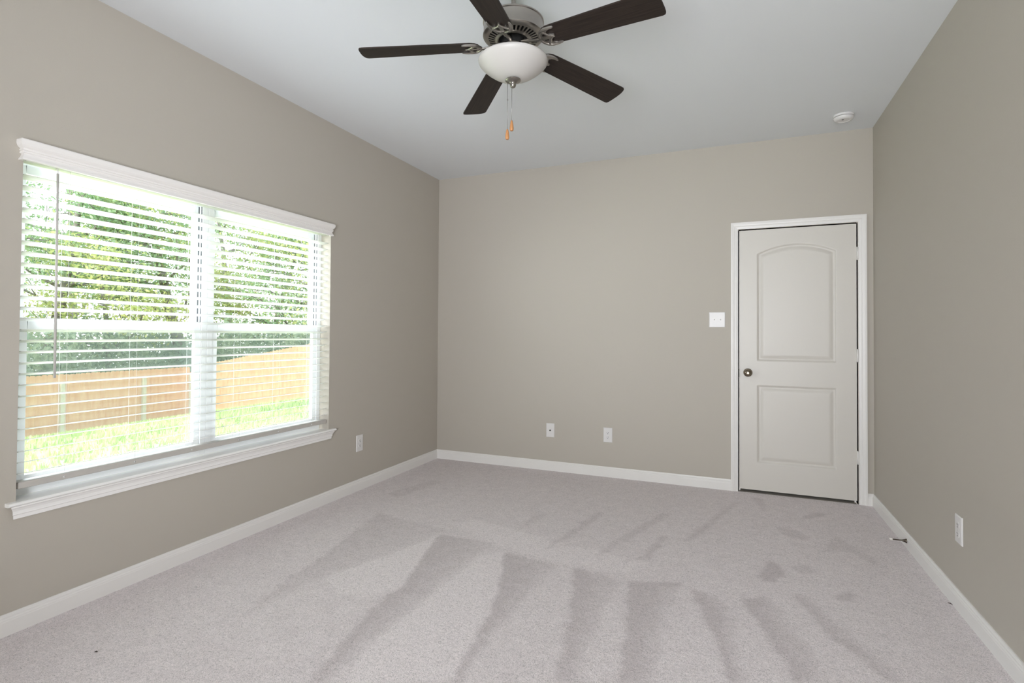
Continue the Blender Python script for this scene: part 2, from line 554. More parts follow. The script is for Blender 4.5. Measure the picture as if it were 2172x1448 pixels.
b = MB(); b.box(-0.2, RW + 0.2, RD - 0.15, 0.2, RH, RH + 0.12)
struct(b.build('ceiling', m_ceil), 'flat white textured ceiling', 'ceiling')

b = MB()
b.box(-0.17, 0, RD - 0.2, OY0, 0, RH); b.box(-0.17, 0, OY1, 0.2, 0, RH)
b.box(-0.17, 0, OY0, OY1, 0, OZ0); b.box(-0.17, 0, OY0, OY1, OZ1, RH)
struct(b.build('wall_left', m_wall), 'taupe painted wall holding the window', 'wall')

b = MB()
b.box(0, DX0, 0, 0.12, 0, RH); b.box(DX1, RW + 0.2, 0, 0.12, 0, RH); b.box(DX0, DX1, 0, 0.12, DZ, RH)
b.box(DX0 - 0.1, DX1 + 0.1, 0.5, 0.55, -0.05, 2.2)          # unseen box added behind the door to keep its gap dark
b.box(DX0 - 0.1, DX0, 0.12, 0.5, -0.05, 2.2); b.box(DX1, DX1 + 0.1, 0.12, 0.5, -0.05, 2.2)
b.box(DX0, DX1, 0.12, 0.5, DZ, DZ + 0.05); b.box(DX0, DX1, 0.0, 0.5, -0.06, -0.004)
struct(b.build('wall_back', m_wall), 'taupe painted end wall with the door', 'wall')

b = MB(); b.box(RW, RW + 0.15, RD - 0.2, 0, 0, RH)
struct(b.build('wall_right', m_wall), 'taupe painted wall on the right, blank but for one outlet', 'wall')

b = MB()
FX0, FX1, FZ0, FZ1 = 1.3, 3.1, 0.6, 2.25  # unseen opening added to let the fill lamp in
b.box(0, FX0, RD - 0.15, RD, 0, RH); b.box(FX1, RW, RD - 0.15, RD, 0, RH)
b.box(FX0, FX1, RD - 0.15, RD, 0, FZ0); b.box(FX0, FX1, RD - 0.15, RD, FZ1, RH)
b.box(FX0 - 0.6, FX1 + 0.6, -6.5, -6.4, 0, RH); b.box(FX0 - 0.6, FX0 - 0.5, -6.4, RD - 0.15, 0, RH); b.box(FX1 + 0.5, FX1 + 0.6, -6.4, RD - 0.15, 0, RH)  # box added around the fill lamp to keep the sun out
b.box(FX0 - 0.6, FX1 + 0.6, -6.5, RD - 0.15, RH, RH + 0.1); b.box(FX0 - 0.6, FX1 + 0.6, -6.5, RD - 0.15, -0.1, 0)
struct(b.build('wall_front', m_wall), 'taupe painted wall behind the camera with an added opening for fill light', 'wall')

# baseboards
BP = [(0.0, 0.0), (0.014, 0.0), (0.014, 0.056), (0.0125, 0.060), (0.0125, 0.064), (0.0095, 0.069), (0.0095, 0.0745), (0.0065, 0.079), (0.005, 0.0853), (0.0, 0.0853)]
b = MB(); b.sweep(BP, [lambda d, h: (d, RD, h), lambda d, h: (d, -d, h)])
struct(b.build('baseboard_left', m_trim), 'white stepped baseboard under the window', 'baseboard')
CX0, CX1, CZ = 2.6656, 3.5767, 2.1088   # casing outer edges
b = MB(); b.sweep(BP, [lambda d, h: (d, -d, h), lambda d, h: (CX0, -d, h)])
b.sweep(BP, [lambda d, h: (CX1, -d, h), lambda d, h: (RW - d, -d, h)])
struct(b.build('baseboard_back', m_trim), 'white stepped baseboard along the end wall to the door', 'baseboard')
b = MB(); b.sweep(BP, [lambda d, h: (RW - d, -d, h), lambda d, h: (RW - d, RD, h)])
struct(b.build('baseboard_right', m_trim), 'white stepped baseboard along the right wall', 'baseboard')

# ------------------------------------------------------------------ door
# casing, mitred
CP = [(0, 0), (0, 0.0165), (0.005, 0.0175), (0.012, 0.0175), (0.018, 0.0155), (0.027, 0.0145), (0.031, 0.0115), (0.037, 0.0115), (0.043, 0.010), (0.0515, 0.009), (0.0525, 0.007), (0.0525, 0)]
cp = CP  # (inward offset from outer edge, thickness)
b = MB()
b.sweep(cp, [lambda d, h: (CX0 + d, -h, 0.0), lambda d, h: (CX0 + d, -h, CZ - d), lambda d, h: (CX1 - d, -h, CZ - d), lambda d, h: (CX1 - d, -h, 0.0)])
# jamb and stop
for x0, x1 in ((DX0 - 0.006, DX0), (DX1, DX1 + 0.006)):
    b.box(x0, x1, 0.0, 0.119, 0, DZ)
b.box(DX0, DX1, 0.0, 0.119, DZ, DZ + 0.006)
for x0, x1 in ((DX0, DX0 + 0.011), (DX1 - 0.011, DX1)):
    b.box(x0, x1, 0.045, 0.08, 0, DZ)
b.box(DX0, DX1, 0.045, 0.08, DZ - 0.011, DZ)
struct(b.build('trim_1', m_trim), 'white moulded casing around the two panel door', 'door frame')

LX0, LX1, LZ0, LZ1 = 2.7268, 3.5146, 0.0226, 2.0455


def door_leaf():
    nx, nz = 198, 508
    xs = np.linspace(LX0, LX1, nx); zs = np.linspace(LZ0, LZ1, nz)
    X, Z = np.meshgrid(xs, zs)
    cx = (LX0 + LX1) / 2
    hw = 0.2665
    sd1 = np.minimum(np.minimum(hw - np.abs(X - cx), Z - 1.022), 0.569 - np.hypot(X - cx, Z - 1.354))
    sd2 = np.minimum(hw - np.abs(X - cx), np.minimum(Z - 0.234, 0.834 - Z))
    sd = np.maximum(sd1, sd2)
    px = [-1, 0.0, 0.003, 0.009, 0.014, 0.019, 0.024, 0.034, 0.044, 0.05, 1]
    py = [0.0, 0.0, 0.002, 0.0085, 0.0105, 0.0105, 0.0095, 0.0055, 0.003, 0.0025, 0.0025]
    Y = 0.002 + np.interp(sd, px, py)
    v = np.stack([X.ravel(), Y.ravel(), Z.ravel()], 1).tolist()
    ii = np.arange(nx * nz).reshape(nz, nx)
    f = np.stack([ii[:-1, :-1].ravel(), ii[:-1, 1:].ravel(), ii[1:, 1:].ravel(), ii[1:, :-1].ravel()], 1).tolist()
    # back plane and edges
    border = list(ii[0, :]) + list(ii[1:, -1]) + list(ii[-1, -2::-1]) + list(ii[-2:0:-1, 0])
    o = len(v)
    for k in border:
        v.append([v[k][0], 0.037, v[k][2]])
    n = len(border)
    for k in range(n):
        f.append([border[(k + 1) % n], border[k], o + k, o + (k + 1) % n])
    f.append([o + k for k in range(n)])
    me = bpy.data.meshes.new('door_1')
    me.from_pydata(v, [], f)
    me.polygons.foreach_set('use_smooth', [True] * (len(f)))
    me.set_sharp_from_angle(angle=math.radians(60))
    me.materials.append(m_door)
    ob = bpy.data.objects.new('door_1', me)
    COL.objects.link(ob)
    struct(ob, 'white two panel door with arched upper panel, closed', 'door')
    return ob


door = door_leaf()
for zc in (0.3375, 1.0785, 1.825):
    b = MB()
    b.box(3.5135, 3.5225, -0.011, 0.001, zc - 0.0475, zc + 0.0475)
    b.tube([(3.5185, -0.010, zc - 0.047), (3.5185, -0.010, zc + 0.047)], 0.0058, 10)
    b.box(3.5225, 3.528, -0.0115, 0.0, zc - 0.044, zc + 0.044)
    b.build('hinge', m_trim, door)
KM = Matrix.Rotation(PI / 2, 4, 'X')     # lathe z -> -y
b = MB()
b.lathe([(0.0, 0), (0.0325, 0), (0.033, 0.002), (0.031, 0.005), (0.022, 0.008), (0.0125, 0.010), (0.0115, 0.022), (0.015, 0.030), (0.024, 0.035), (0.0285, 0.043), (0.0290, 0.050), (0.0265, 0.057), (0.0215, 0.061), (0.0205, 0.0605), (0.014, 0.0635), (0.0085, 0.0645), (0.008, 0.063), (0, 0.0632)], (2.788, 0.002, 0.930), 40, KM)
kn = b.build('door_knob', m_knob, door, auto=35)
kn['label'] = 'satin nickel door knob'
b = MB(); b.box(2.7185, 2.7262, -0.0085, 0.006, 0.894, 0.956)
lp = b.build('strike_plate', m_dark, door)
lp['label'] = 'dark strike plate'

# ------------------------------------------------------------------ wall plates
def wall_frame(kind):
    """returns function (a along wall to the right as seen from the room, out, z) -> world"""
    if kind == 'back': return lambda a, n, z: (a, -n, z)
    if kind == 'left': return lambda a, n, z: (n, a, z)
    if kind == 'right': return lambda a, n, z: (RW - n, a, z)


def pbox(b, fr, a0, a1, n0, n1, z0, z1, ins=0.0):
    v = [fr(a, n0, z) for a in (a0, a1) for z in (z0, z1)] + [fr(a, n1, z) for a in (a0 + ins, a1 - ins) for z in (z0 + ins, z1 - ins)]
    b.add(v, [(0, 1, 3, 2), (4, 6, 7, 5), (0, 4, 5, 1), (2, 3, 7, 6), (0, 2, 6, 4), (1, 5, 7, 3)])


def cover(fr, a, z, w, h, parent):
    b = MB()
    pbox(b, fr, a - w / 2, a + w / 2, 0, 0.0035, z - h / 2, z + h / 2)
    pbox(b, fr, a - w / 2, a + w / 2, 0.0035, 0.0065, z - h / 2, z + h / 2, 0.004)
    return b.build('cover_plate', m_plate, parent)


def outlet(fr, a, z, label):
    t = thing('wall_outlet', label, 'outlet', fr(a, 0, z), 'duplex outlets low on the walls')
    cover(fr, a, z, 0.077, 0.125, t)
    for s in (-1, 1):
        zc = z + s * 0.0197
        b = MB()
        n = 20
        pts = []
        for k in range(n):
            th = 2 * PI * k / n
            pts.append((a + 0.0172 * math.cos(th), zc + max(-0.0135, min(0.0135, 0.0172 * math.sin(th)))))
        v = [fr(p, 0.006, q) for p, q in pts] + [fr(p, 0.0085, q) for p, q in pts]
        b.add(v, [tuple(range(n, 2 * n))] + [(k, (k + 1) % n, n + (k + 1) % n, n + k) for k in range(n)])
        r = b.build('receptacle', m_plate, t)
        b = MB()
        pbox(b, fr, a - 0.0075, a - 0.0055, 0.0083, 0.0088, zc - 0.001, zc + 0.0075)
        pbox(b, fr, a + 0.0052, a + 0.0078, 0.0083, 0.0088, zc + 0.0, zc + 0.0068)
        pbox(b, fr, a - 0.0028, a + 0.0028, 0.0083, 0.0088, zc - 0.0105, zc - 0.0055)
        b.build('contact_slots', m_dark, r)
    b = MB(); pbox(b, fr, a - 0.003, a + 0.003, 0.0062, 0.0075, z - 0.003, z + 0.003)
    b.build('screw', m_plate, t)
    return t


outlet(wall_frame('back'), 1.689, 0.357, 'white duplex outlet on the end wall, between the cable plate and the door')
outlet(wall_frame('left'), -1.1865, 0.363, 'white duplex outlet on the window wall, right of the window')
outlet(wall_frame('right'), -1.586, 0.357, 'white duplex outlet alone on the right hand wall')

fb = wall_frame('back')
t = thing('cable_plate', 'white cable plate with one dark centre jack, near the room corner', 'wall plate', fb(1.169, 0, 0.359))
cover(fb, 1.169, 0.359, 0.076, 0.124, t)
b = MB(); b.lathe([(0.0, 0.004), (0.0062, 0.004), (0.0062, 0.0125), (0.0048, 0.0135), (0.0, 0.0135)], fb(1.169, 0.0, 0.359), 16, KM)
b.build('coax_jack', m_dark, t)

t = thing('light_switch', 'white double toggle switch plate on the end wall beside the door casing', 'light switch', fb(2.564, 0, 1.3445))
cover(fb, 2.564, 1.3445, 0.120, 0.121, t)
for s in (-1, 1):
    b = MB()
    ac = 2.566 + s * 0.0232
    pbox(b, fb, ac - 0.0055, ac + 0.0055, 0.0062, 0.0075, 1.3445 - 0.0125, 1.3445 + 0.0125)
    v = [fb(ac - 0.004, 0.007, 1.3395), fb(ac + 0.004, 0.007, 1.3395), fb(ac + 0.004, 0.007, 1.3485), fb(ac - 0.004, 0.007, 1.3485),
         fb(ac - 0.0034, 0.017, 1.3475), fb(ac + 0.0034, 0.017, 1.3475), fb(ac + 0.0034, 0.018, 1.3535), fb(ac - 0.0034, 0.018, 1.3535)]
    b.add(v, [(0, 1, 2, 3), (4, 5, 6, 7), (0, 1, 5, 4), (1, 2, 6, 5), (2, 3, 7, 6), (3, 0, 4, 7)])
    b.build('toggle', m_plate, t)

# door stop
t = thing('door_stop', 'slim metal door stop with white tip screwed into right baseboard', 'door stop', (RW - 0.014, -0.835, 0.042))
DM = Matrix.Translation((RW - 0.014, -0.835, 0.042)) @ Matrix.Rotation(-PI / 2, 4, 'Y')
b = MB(); b.lathe([(0.0, 0), (0.0125, 0), (0.0125, 0.0015), (0.008, 0.010), (0.0045, 0.022), (0.0036, 0.03), (0.0, 0.03)], (0, 0, 0), 20, DM)
b.build('base', m_stop, t, auto=40)
b = MB(); b.lathe([(0.0, 0.028), (0.0034, 0.028), (0.0034, 0.072), (0, 0.072)], (0, 0, 0), 12, DM)
b.build('rod', m_stop, t, auto=40)
b = MB(); b.lathe([(0.0, 0.068), (0.0058, 0.068), (0.0062, 0.078), (0.0052, 0.083), (0, 0.084)], (0, 0, 0), 14, DM)
b.build('rubber_tip', m_rubber, t, auto=40)

# smoke detector
SX, SY = 3.382, -0.332
t = thing('smoke_detector', 'round white smoke detector on ceiling above the door', 'smoke detector', (SX, SY, RH))
b = MB(); b.lathe([(0, 0), (0.062, 0), (0.063, -0.004), (0.062, -0.014), (0.0, -0.014)], (SX, SY, RH), 48)
b.build('mounting_base', m_plate, t, auto=40)
b = MB(); b.lathe([(0, -0.0135), (0.0545, -0.0135), (0.0545, -0.0175), (0, -0.0175)], (SX, SY, RH), 48)
b.build('vent_gap', m_dark, t, auto=40)
b = MB(); b.lathe([(0, -0.017), (0.0605, -0.017), (0.0605, -0.021), (0.056, -0.030), (0.048, -0.0365), (0.040, -0.038), (0.038, -0.0355), (0.022, -0.0355), (0.0, -0.0355)], (SX, SY, RH), 48)
b.build('detector_body', m_plate, t, auto=40)
b = MB(); b.lathe([(0, -0.0352), (0.007, -0.0352), (0.006, -0.0368), (0, -0.0368)], (SX - 0.006, SY - 0.012, RH), 20)
b.build('test_button', m_dark, t, auto=40)

# ------------------------------------------------------------------ window units in the left wall
XF0, XF1 = -0.150, -0.085    # frame depth range


def frame_box(b, x0, x1, y0, y1, z0, z1, w, wt=None, wb=None):
    wt = w if wt is None else wt; wb = w if wb is None else wb
    b.box(x0, x1, y0, y0 + w, z0, z1); b.box(x0, x1, y1 - w, y1, z0, z1)
    b.box(x0, x1, y0 + w, y1 - w, z0, z0 + wb); b.box(x0, x1, y0 + w, y1 - w, z1 - wt, z1)


YM = (OY0 + OY1) / 2
units = [(OY0, YM - 0.0005), (YM + 0.0005, OY1)]
for i, (y0, y1) in enumerate(units):
    b = MB()
    frame_box(b, XF0, XF1, y0, y1, 0.525, OZ1, 0.034, 0.034, 0.03)
    wn = b.build('window_%d' % (i + 1), m_vinyl, bevel=0.002)
    struct(wn, ['white vinyl single hung window, the near unit of the pair', 'white vinyl single hung window, the unit nearer the room corner'][i], 'window')
    a0, a1 = y0 + 0.035, y1 - 0.035
    b = MB(); frame_box(b, -0.142, -0.120, a0, a1, 1.215, OZ1 - 0.035, 0.032, 0.035, 0.04)
    us = b.build('upper_sash', m_vinyl, wn, bevel=0.0015)
    b = MB(); frame_box(b, -0.116, -0.092, a0, a1, 0.556, 1.262, 0.034, 0.042, 0.05)
    ls = b.build('lower_sash', m_vinyl, wn, bevel=0.0015)
    b = MB(); b.box(-0.133, -0.129, a0 + 0.033, a1 - 0.033, 1.256, OZ1 - 0.071)
    b.build('glass_pane', m_glass, us)
    b = MB(); b.box(-0.106, -0.102, a0 + 0.035, a1 - 0.035, 0.607, 1.219)
    b.build('glass_pane', m_glass, ls)
    b = MB()
    for x0 in (-0.1195, -0.098):
        b.box(x0, x0 + 0.005, a1 - 0.003, a1 + 0.0008, 0.556, OZ1 - 0.036); b.box(x0, x0 + 0.005, a0 - 0.0008, a0 + 0.001, 0.556, OZ1 - 0.036)
    b.build('weather_seal', m_seal, wn)
    b = MB(); b.box(-0.1485, -0.1475, a0 + 0.001, a1 - 0.001, 0.56, 1.235)
    sc = b.build('insect_screen', m_mesh, wn)
    b = MB(); b.box(-0.092, -0.078, (a0 + a1) / 2 - 0.03, (a0 + a1) / 2 + 0.03, 1.2625, 1.272)
    b.build('sash_lock', m_vinyl, ls)

# stool with apron
b = MB()
SP = [(-0.085, 0.0), (0.024, 0.0), (0.030, -0.003), (0.033, -0.008), (0.030, -0.013), (0.024, -0.015), (-0.085, -0.015)]
b.sweep([(d, h) for d, h in SP if True], [lambda d, h: (d, OY0, 0.5265 + h), lambda d, h: (d, OY1, 0.5265 + h)])
NP = [(0.0, 0.0), (0.024, 0.0), (0.030, -0.003), (0.033, -0.008), (0.030, -0.013), (0.024, -0.015), (0.0, -0.015)]
b.sweep(NP, [lambda d, h: (d, OY0 - 0.036, 0.5265 + h), lambda d, h: (d, OY0, 0.5265 + h)])
b.sweep(NP, [lambda d, h: (d, OY1, 0.5265 + h), lambda d, h: (d, OY1 + 0.048, 0.5265 + h)])
AP = [(0, 0.5115), (0.027, 0.5115), (0.027, 0.506), (0.022, 0.500), (0.017, 0.490), (0.0155, 0.480), (0.0165, 0.476), (0.0125, 0.472), (0.0115, 0.464), (0.0105, 0.457), (0, 0.457)]
e0, e1 = OY0 - 0.022 + 0.010, OY1 + 0.030 - 0.012
b.sweep(AP, [lambda d, h: (0.0, e0 + 0.016 - 0.0, h), lambda d, h: (d, e0 - (d - 0.0105) * 0.9, h), lambda d, h: (d, e1 + (d - 0.0105) * 0.9, h), lambda d, h: (0.0, e1 - 0.016, h)])
struct(b.build('trim_2', m_stool, bevel=0.0), 'white window stool with moulded apron below the blinds', 'window sill')

# ------------------------------------------------------------------ horizontal blind
BX = -0.036                                   # slat centre plane
BY0, BY1 = OY0 + 0.010, OY1 - 0.010
bl = thing('horizontal_blind', 'white wide slat horizontal blind with moulded valance and tilt wand', 'blind', (BX, YM, 1.95))
b = MB()
VP = [(0.0, 2.001), (0.030, 2.001), (0.036, 1.999), (0.0385, 1.994), (0.0385, 1.984), (0.036, 1.976), (0.030, 1.969), (0.029, 1.966), (0.030, 1.962), (0.031, 1.958), (0.029, 1.954), (0.026, 1.951), (0.0262, 1.946), (0.0275, 1.936), (0.031, 1.927), (0.033, 1.921), (0.0325, 1.917), (0.030, 1.9155), (0.018, 1.9155), (0.018, 1.985), (0.0, 1.985)]
VY0, VY1 = OY0 - 0.001, OY1 - 0.030


def vfront(d, h): return d


# mitred: return to the wall at both ends, the profile's depth also sets the overhang at the ends
VPo = [(0.031, 2.001), (0.037, 1.9995), (0.0395, 1.995), (0.0395, 1.984), (0.037, 1.975), (0.032, 1.968), (0.0265, 1.9635), (0.0265, 1.9615), (0.0295, 1.9605), (0.0300, 1.9565), (0.0295, 1.9545), (0.0260, 1.9535), (0.0260, 1.9515), (0.0285, 1.9505), (0.0288, 1.947), (0.0275, 1.9445), (0.0235, 1.9430), (0.0232, 1.9395), (0.0262, 1.931), (0.0310, 1.923), (0.0325, 1.9185), (0.0320, 1.9160), (0.030, 1.9155), (0.018, 1.9155), (0.018, 2.001)]
ya, yb = -3.340, -1.570
b.sweep(VPo, [lambda d, h: (0.001, ya - d, h), lambda d, h: (d, ya - d, h), lambda d, h: (d, yb + d, h), lambda d, h: (0.001, yb + d, h)])
b.build('valance', m_rail, bl)
b = MB(); b.box(-0.060, -0.014, BY0, BY1, 1.922, 1.963)
b.build('headrail', m_blind, bl, bevel=0.001)
ZB = 0.5855
b = MB()
TILT = math.radians(12.5)
ns = 28
for k in range(ns):
    zc = 0.6265 + 0.0457 * k
    sec_t = []
    for q in np.linspace(-1, 1, 7):
        xx = q * 0.0252; zz = 0.0012 * (1 - q * q)
        sec_t.append((xx, zz))
    top = [(x, z + 0.0011) for x, z in sec_t]; bot = [(x, z - 0.0011) for x, z in reversed(sec_t)]
    prof = top + bot
    ct, st_ = math.cos(TILT), math.sin(TILT)
    prof = [(BX + x * ct - z * st_, zc + x * st_ + z * ct) for x, z in prof]
    dz = 0.0006 * math.sin(k * 2.3)
    b.sweep(prof, [lambda d, h, dz=dz: (d, BY0, h + dz), lambda d, h, dz=dz: (d, BY1, h - dz)])
b.build('slat_panel', m_blind, bl)
b = MB(); b.box(-0.063, -0.011, BY0, BY1, 0.5695, 0.597)
br = b.build('bottom_rail', m_brail, bl, bevel=0.004, bseg=3)
LAD = [-3.18, -2.881, -2.581, -2.282, -1.985, -1.69]
for y in LAD:
    b = MB()
    for x in (-0.0085, -0.0635):
        b.tube([(x, y, 0.597), (x, y, 1.922)], 0.00055, 5)
    for k in range(ns):
        zc = 0.6265 + 0.0457 * k
        b.tube([(-0.0085, y, zc + 0.0055), (-0.0635, y, zc - 0.0078)], 0.0004, 4)
    b.build('ladder_cord', m_blind, bl)
    b = MB(); b.lathe([(0, 0), (0.005, 0), (0.0045, 0.002), (0, 0.0025)], (-0.011, y, 0.583), 12, Matrix.Rotation(PI / 2, 4, 'Y'))
    b.build('cord_plug', m_blind, br)
b = MB()
b.tube([(0.004, -3.2345, 1.896), (0.006, -3.2335, 1.45), (0.0062, -3.2325, 1.018)], [0.0045, 0.0046, 0.0050], 6)
wd = b.build('tilt_wand', m_wand, bl)
wd['label'] = 'slim tilt wand, greyed for its backlit shade'
b = MB(); b.tube([(-0.012, -3.2345, 1.918), (0.002, -3.2345, 1.918), (0.004, -3.2345, 1.912), (0.004, -3.2345, 1.893)], 0.0022, 6)
b.build('wand_hook', m_plate, wd)

# ------------------------------------------------------------------ ceiling fan
FX, FY = 1.7945, -2.4395
FC = Vector((FX, FY, 0))
fan = thing('ceiling_fan', 'five blade ceiling fan with dark blades and frosted bowl light', 'ceiling fan', (FX, FY, RH))
b = MB(); b.lathe([(0, 2.738), (0.050, 2.738), (0.051, 2.734), (0.046, 2.722), (0.034, 2.713), (0.018, 2.710), (0, 2.710)], (FX, FY, 0), 40)
b.build('canopy', m_nickel, fan, auto=40)
b = MB(); b.tube([(FX, FY, 2.712), (FX, FY, 2.598)], 0.0098, 16)
b.build('downrod', m_nickel, fan, auto=40)
b = MB()
b.lathe([(0.0, 2.604), (0.060, 2.603), (0.110, 2.599), (0.1275, 2.594), (0.1335, 2.589), (0.1340, 2.584), (0.1305, 2.5815), (0.1300, 2.534), (0.1330, 2.530), (0.1335, 2.525), (0.130, 2.5205), (0.118, 2.5165)], (FX, FY, 0), 64, caps=False)
b.lathe([(0.078, 2.507), (0.0715, 2.5035), (0.066, 2.505), (0.064, 2.510), (0.064, 2.545)], (FX, FY, 0), 64, caps=False)
mh = b.build('motor_housing', m_nickel, fan, auto=40)
# vented ring: radial bars between the outer rim and the inner ring
b = MB()
NB = 36
for k in range(NB):
    a = 2 * PI * k / NB
    R = Matrix.Translation((FX, FY, 0)) @ Matrix.Rotation(a, 4, 'Z')
    v = []
    for r, z, w in ((0.077, 2.507, 0.0030), (0.119, 2.517, 0.0046)):
        for sg in (-1, 1):
            v.append(R @ Vector((r, sg * w, z))); v.append(R @ Vector((r, sg * w, z + 0.0016)))
    b.add(v, [(0, 2, 6, 4), (1, 5, 7, 3), (0, 4, 5, 1), (2, 3, 7, 6), (0, 1, 3, 2), (4, 6, 7, 5)])
b.lathe([(0.109, 2.5142), (0.120, 2.5172), (0.120, 2.5202), (0.109, 2.5172)], (FX, FY, 0), 64, caps=False)
b.lathe([(0.075, 2.5062), (0.082, 2.508), (0.082, 2.511), (0.075, 2.5092)], (FX, FY, 0), 64, caps=False)
b.build('vent_ring', m_nickel, mh, auto=40)
b = MB(); b.lathe([(0.0, 2.520), (0.062, 2.520), (0.063, 2.522), (0.075, 2.532), (0.126, 2.540), (0.0, 2.540)], (FX, FY, 0), 48)
b.build('motor_core', m_dark, mh, auto=40)
b = MB(); b.lathe([(0, 2.521), (0.044, 2.521), (0.046, 2.500), (0.046, 2.486), (0, 2.486)], (FX, FY, 0), 40)
b.build('flywheel', m_dark, fan, auto=40)
b = MB(); b.lathe([(0, 2.488), (0.040, 2.488), (0.044, 2.484), (0.045, 2.470), (0.051, 2.452), (0.057, 2.442), (0.058, 2.432), (0.050, 2.424), (0, 2.424)], (FX, FY, 0), 40)
b.build('switch_housing', m_nickel, fan, auto=40)
# bowl
b = MB()
b.lathe([(0.050, 2.431), (0.120, 2.429), (0.143, 2.425), (0.1505, 2.420), (0.1525, 2.414), (0.150, 2.406), (0.141, 2.396), (0.122, 2.379), (0.100, 2.363), (0.075, 2.349), (0.048, 2.339), (0.026, 2.335), (0.0, 2.334)], (FX, FY, 0), 64)
bw = b.build('glass_bowl', m_bowl, fan, auto=60)
b = MB(); b.lathe([(0, 2.338), (0.026, 2.337), (0.0335, 2.333), (0.034, 2.330), (0.030, 2.326), (0.0205, 2.322), (0.0145, 2.319), (0.013, 2.315), (0.0135, 2.310), (0.0115, 2.303), (0.007, 2.299), (0, 2.2985)], (FX, FY, 0), 36)
b.build('finial', m_nickel_d, fan, auto=50)
rgt = Vector((rt0.x, rt0.y, 0))
# direction from the fan's axis across the view to the chains
cdir = Vector((0.924, 0.383, 0))
for off, ztop, zend, bead in ((-0.0235, 2.322, 2.070, 2.245), (-0.0045, 2.300, 2.108, None)):
    c = Vector((FX, FY, 0)) + cdir * off
    b = MB()
    zf = zend + 0.047
    nbe = int((ztop - zf) / 0.004)
    b.tube([(c.x, c.y, ztop), (c.x, c.y, zf)], 0.0009, 6)
    if bead:
        b.lathe([(0, 0.004), (0.003, 0.002), (0.0032, -0.001), (0, -0.004)], (c.x, c.y, bead), 10)
    ch = b.build('pull_chain', m_chain, fan)
    b = MB(); b.lathe([(0, 0.0475), (0.0022, 0.047), (0.004, 0.044), (0.0062, 0.034), (0.0084, 0.018), (0.0088, 0.011), (0.0082, 0.005), (0.0062, 0.001), (0, 0)], (c.x, c.y, zend), 18)
    b.build('pull_fob', m_fob, ch, auto=50)
# blades
A0, TI = 3.5582, 0.1852
DROOP = -0.0654


def blade_xy():
    """outline in blade coordinates: r along, s across (+ leading)"""
    hw = lambda r: 0.5 * (0.1198 + 0.0516 * (r - 0.43))
    pts = []
    # root (rounded)
    for th in np.linspace(-90, 90, 9)[::-1]:
        pass
    L = []   # leading side root->tip
    L.append((0.150, 0.018)); L.append((0.156, 0.034)); L.append((0.170, 0.046)); L.append((0.190, hw(0.19) - 0.001))
    for r in np.linspace(0.22, 0.635, 8): L.append((r, hw(r)))
    L += [(0.648, 0.0645), (0.656, 0.060), (0.661, 0.050)]
    L += [(0.6665, 0.030), (0.6685, 0.0), (0.6675, -0.035)]
    L += [(0.6655, -0.054), (0.6605, -0.0625), (0.650, -0.0655), (0.640, -0.0655)]
    for r in np.linspace(0.62, 0.22, 8): L.append((r, -hw(r)))
    L += [(0.190, -hw(0.19) + 0.001), (0.170, -0.046), (0.156, -0.034), (0.150, -0.018), (0.1485, 0.0)]
    return L


OUT = blade_xy()


def blade_pt(a, r, s, n):
    """r along, s across, n normal offset (up)"""
    rad = Vector((math.cos(a), math.sin(a), 0)); tan = Vector((math.sin(a), -math.cos(a), 0))
    e_s = tan * math.cos(TI) + Vector((0, 0, 1)) * math.sin(TI)
    e_r = (rad + Vector((0, 0, DROOP))).normalized()
    e_n = Vector((0, 0, 1))
    return Vector((FX, FY, 2.4835)) + e_r * r + e_s * s + e_n * n


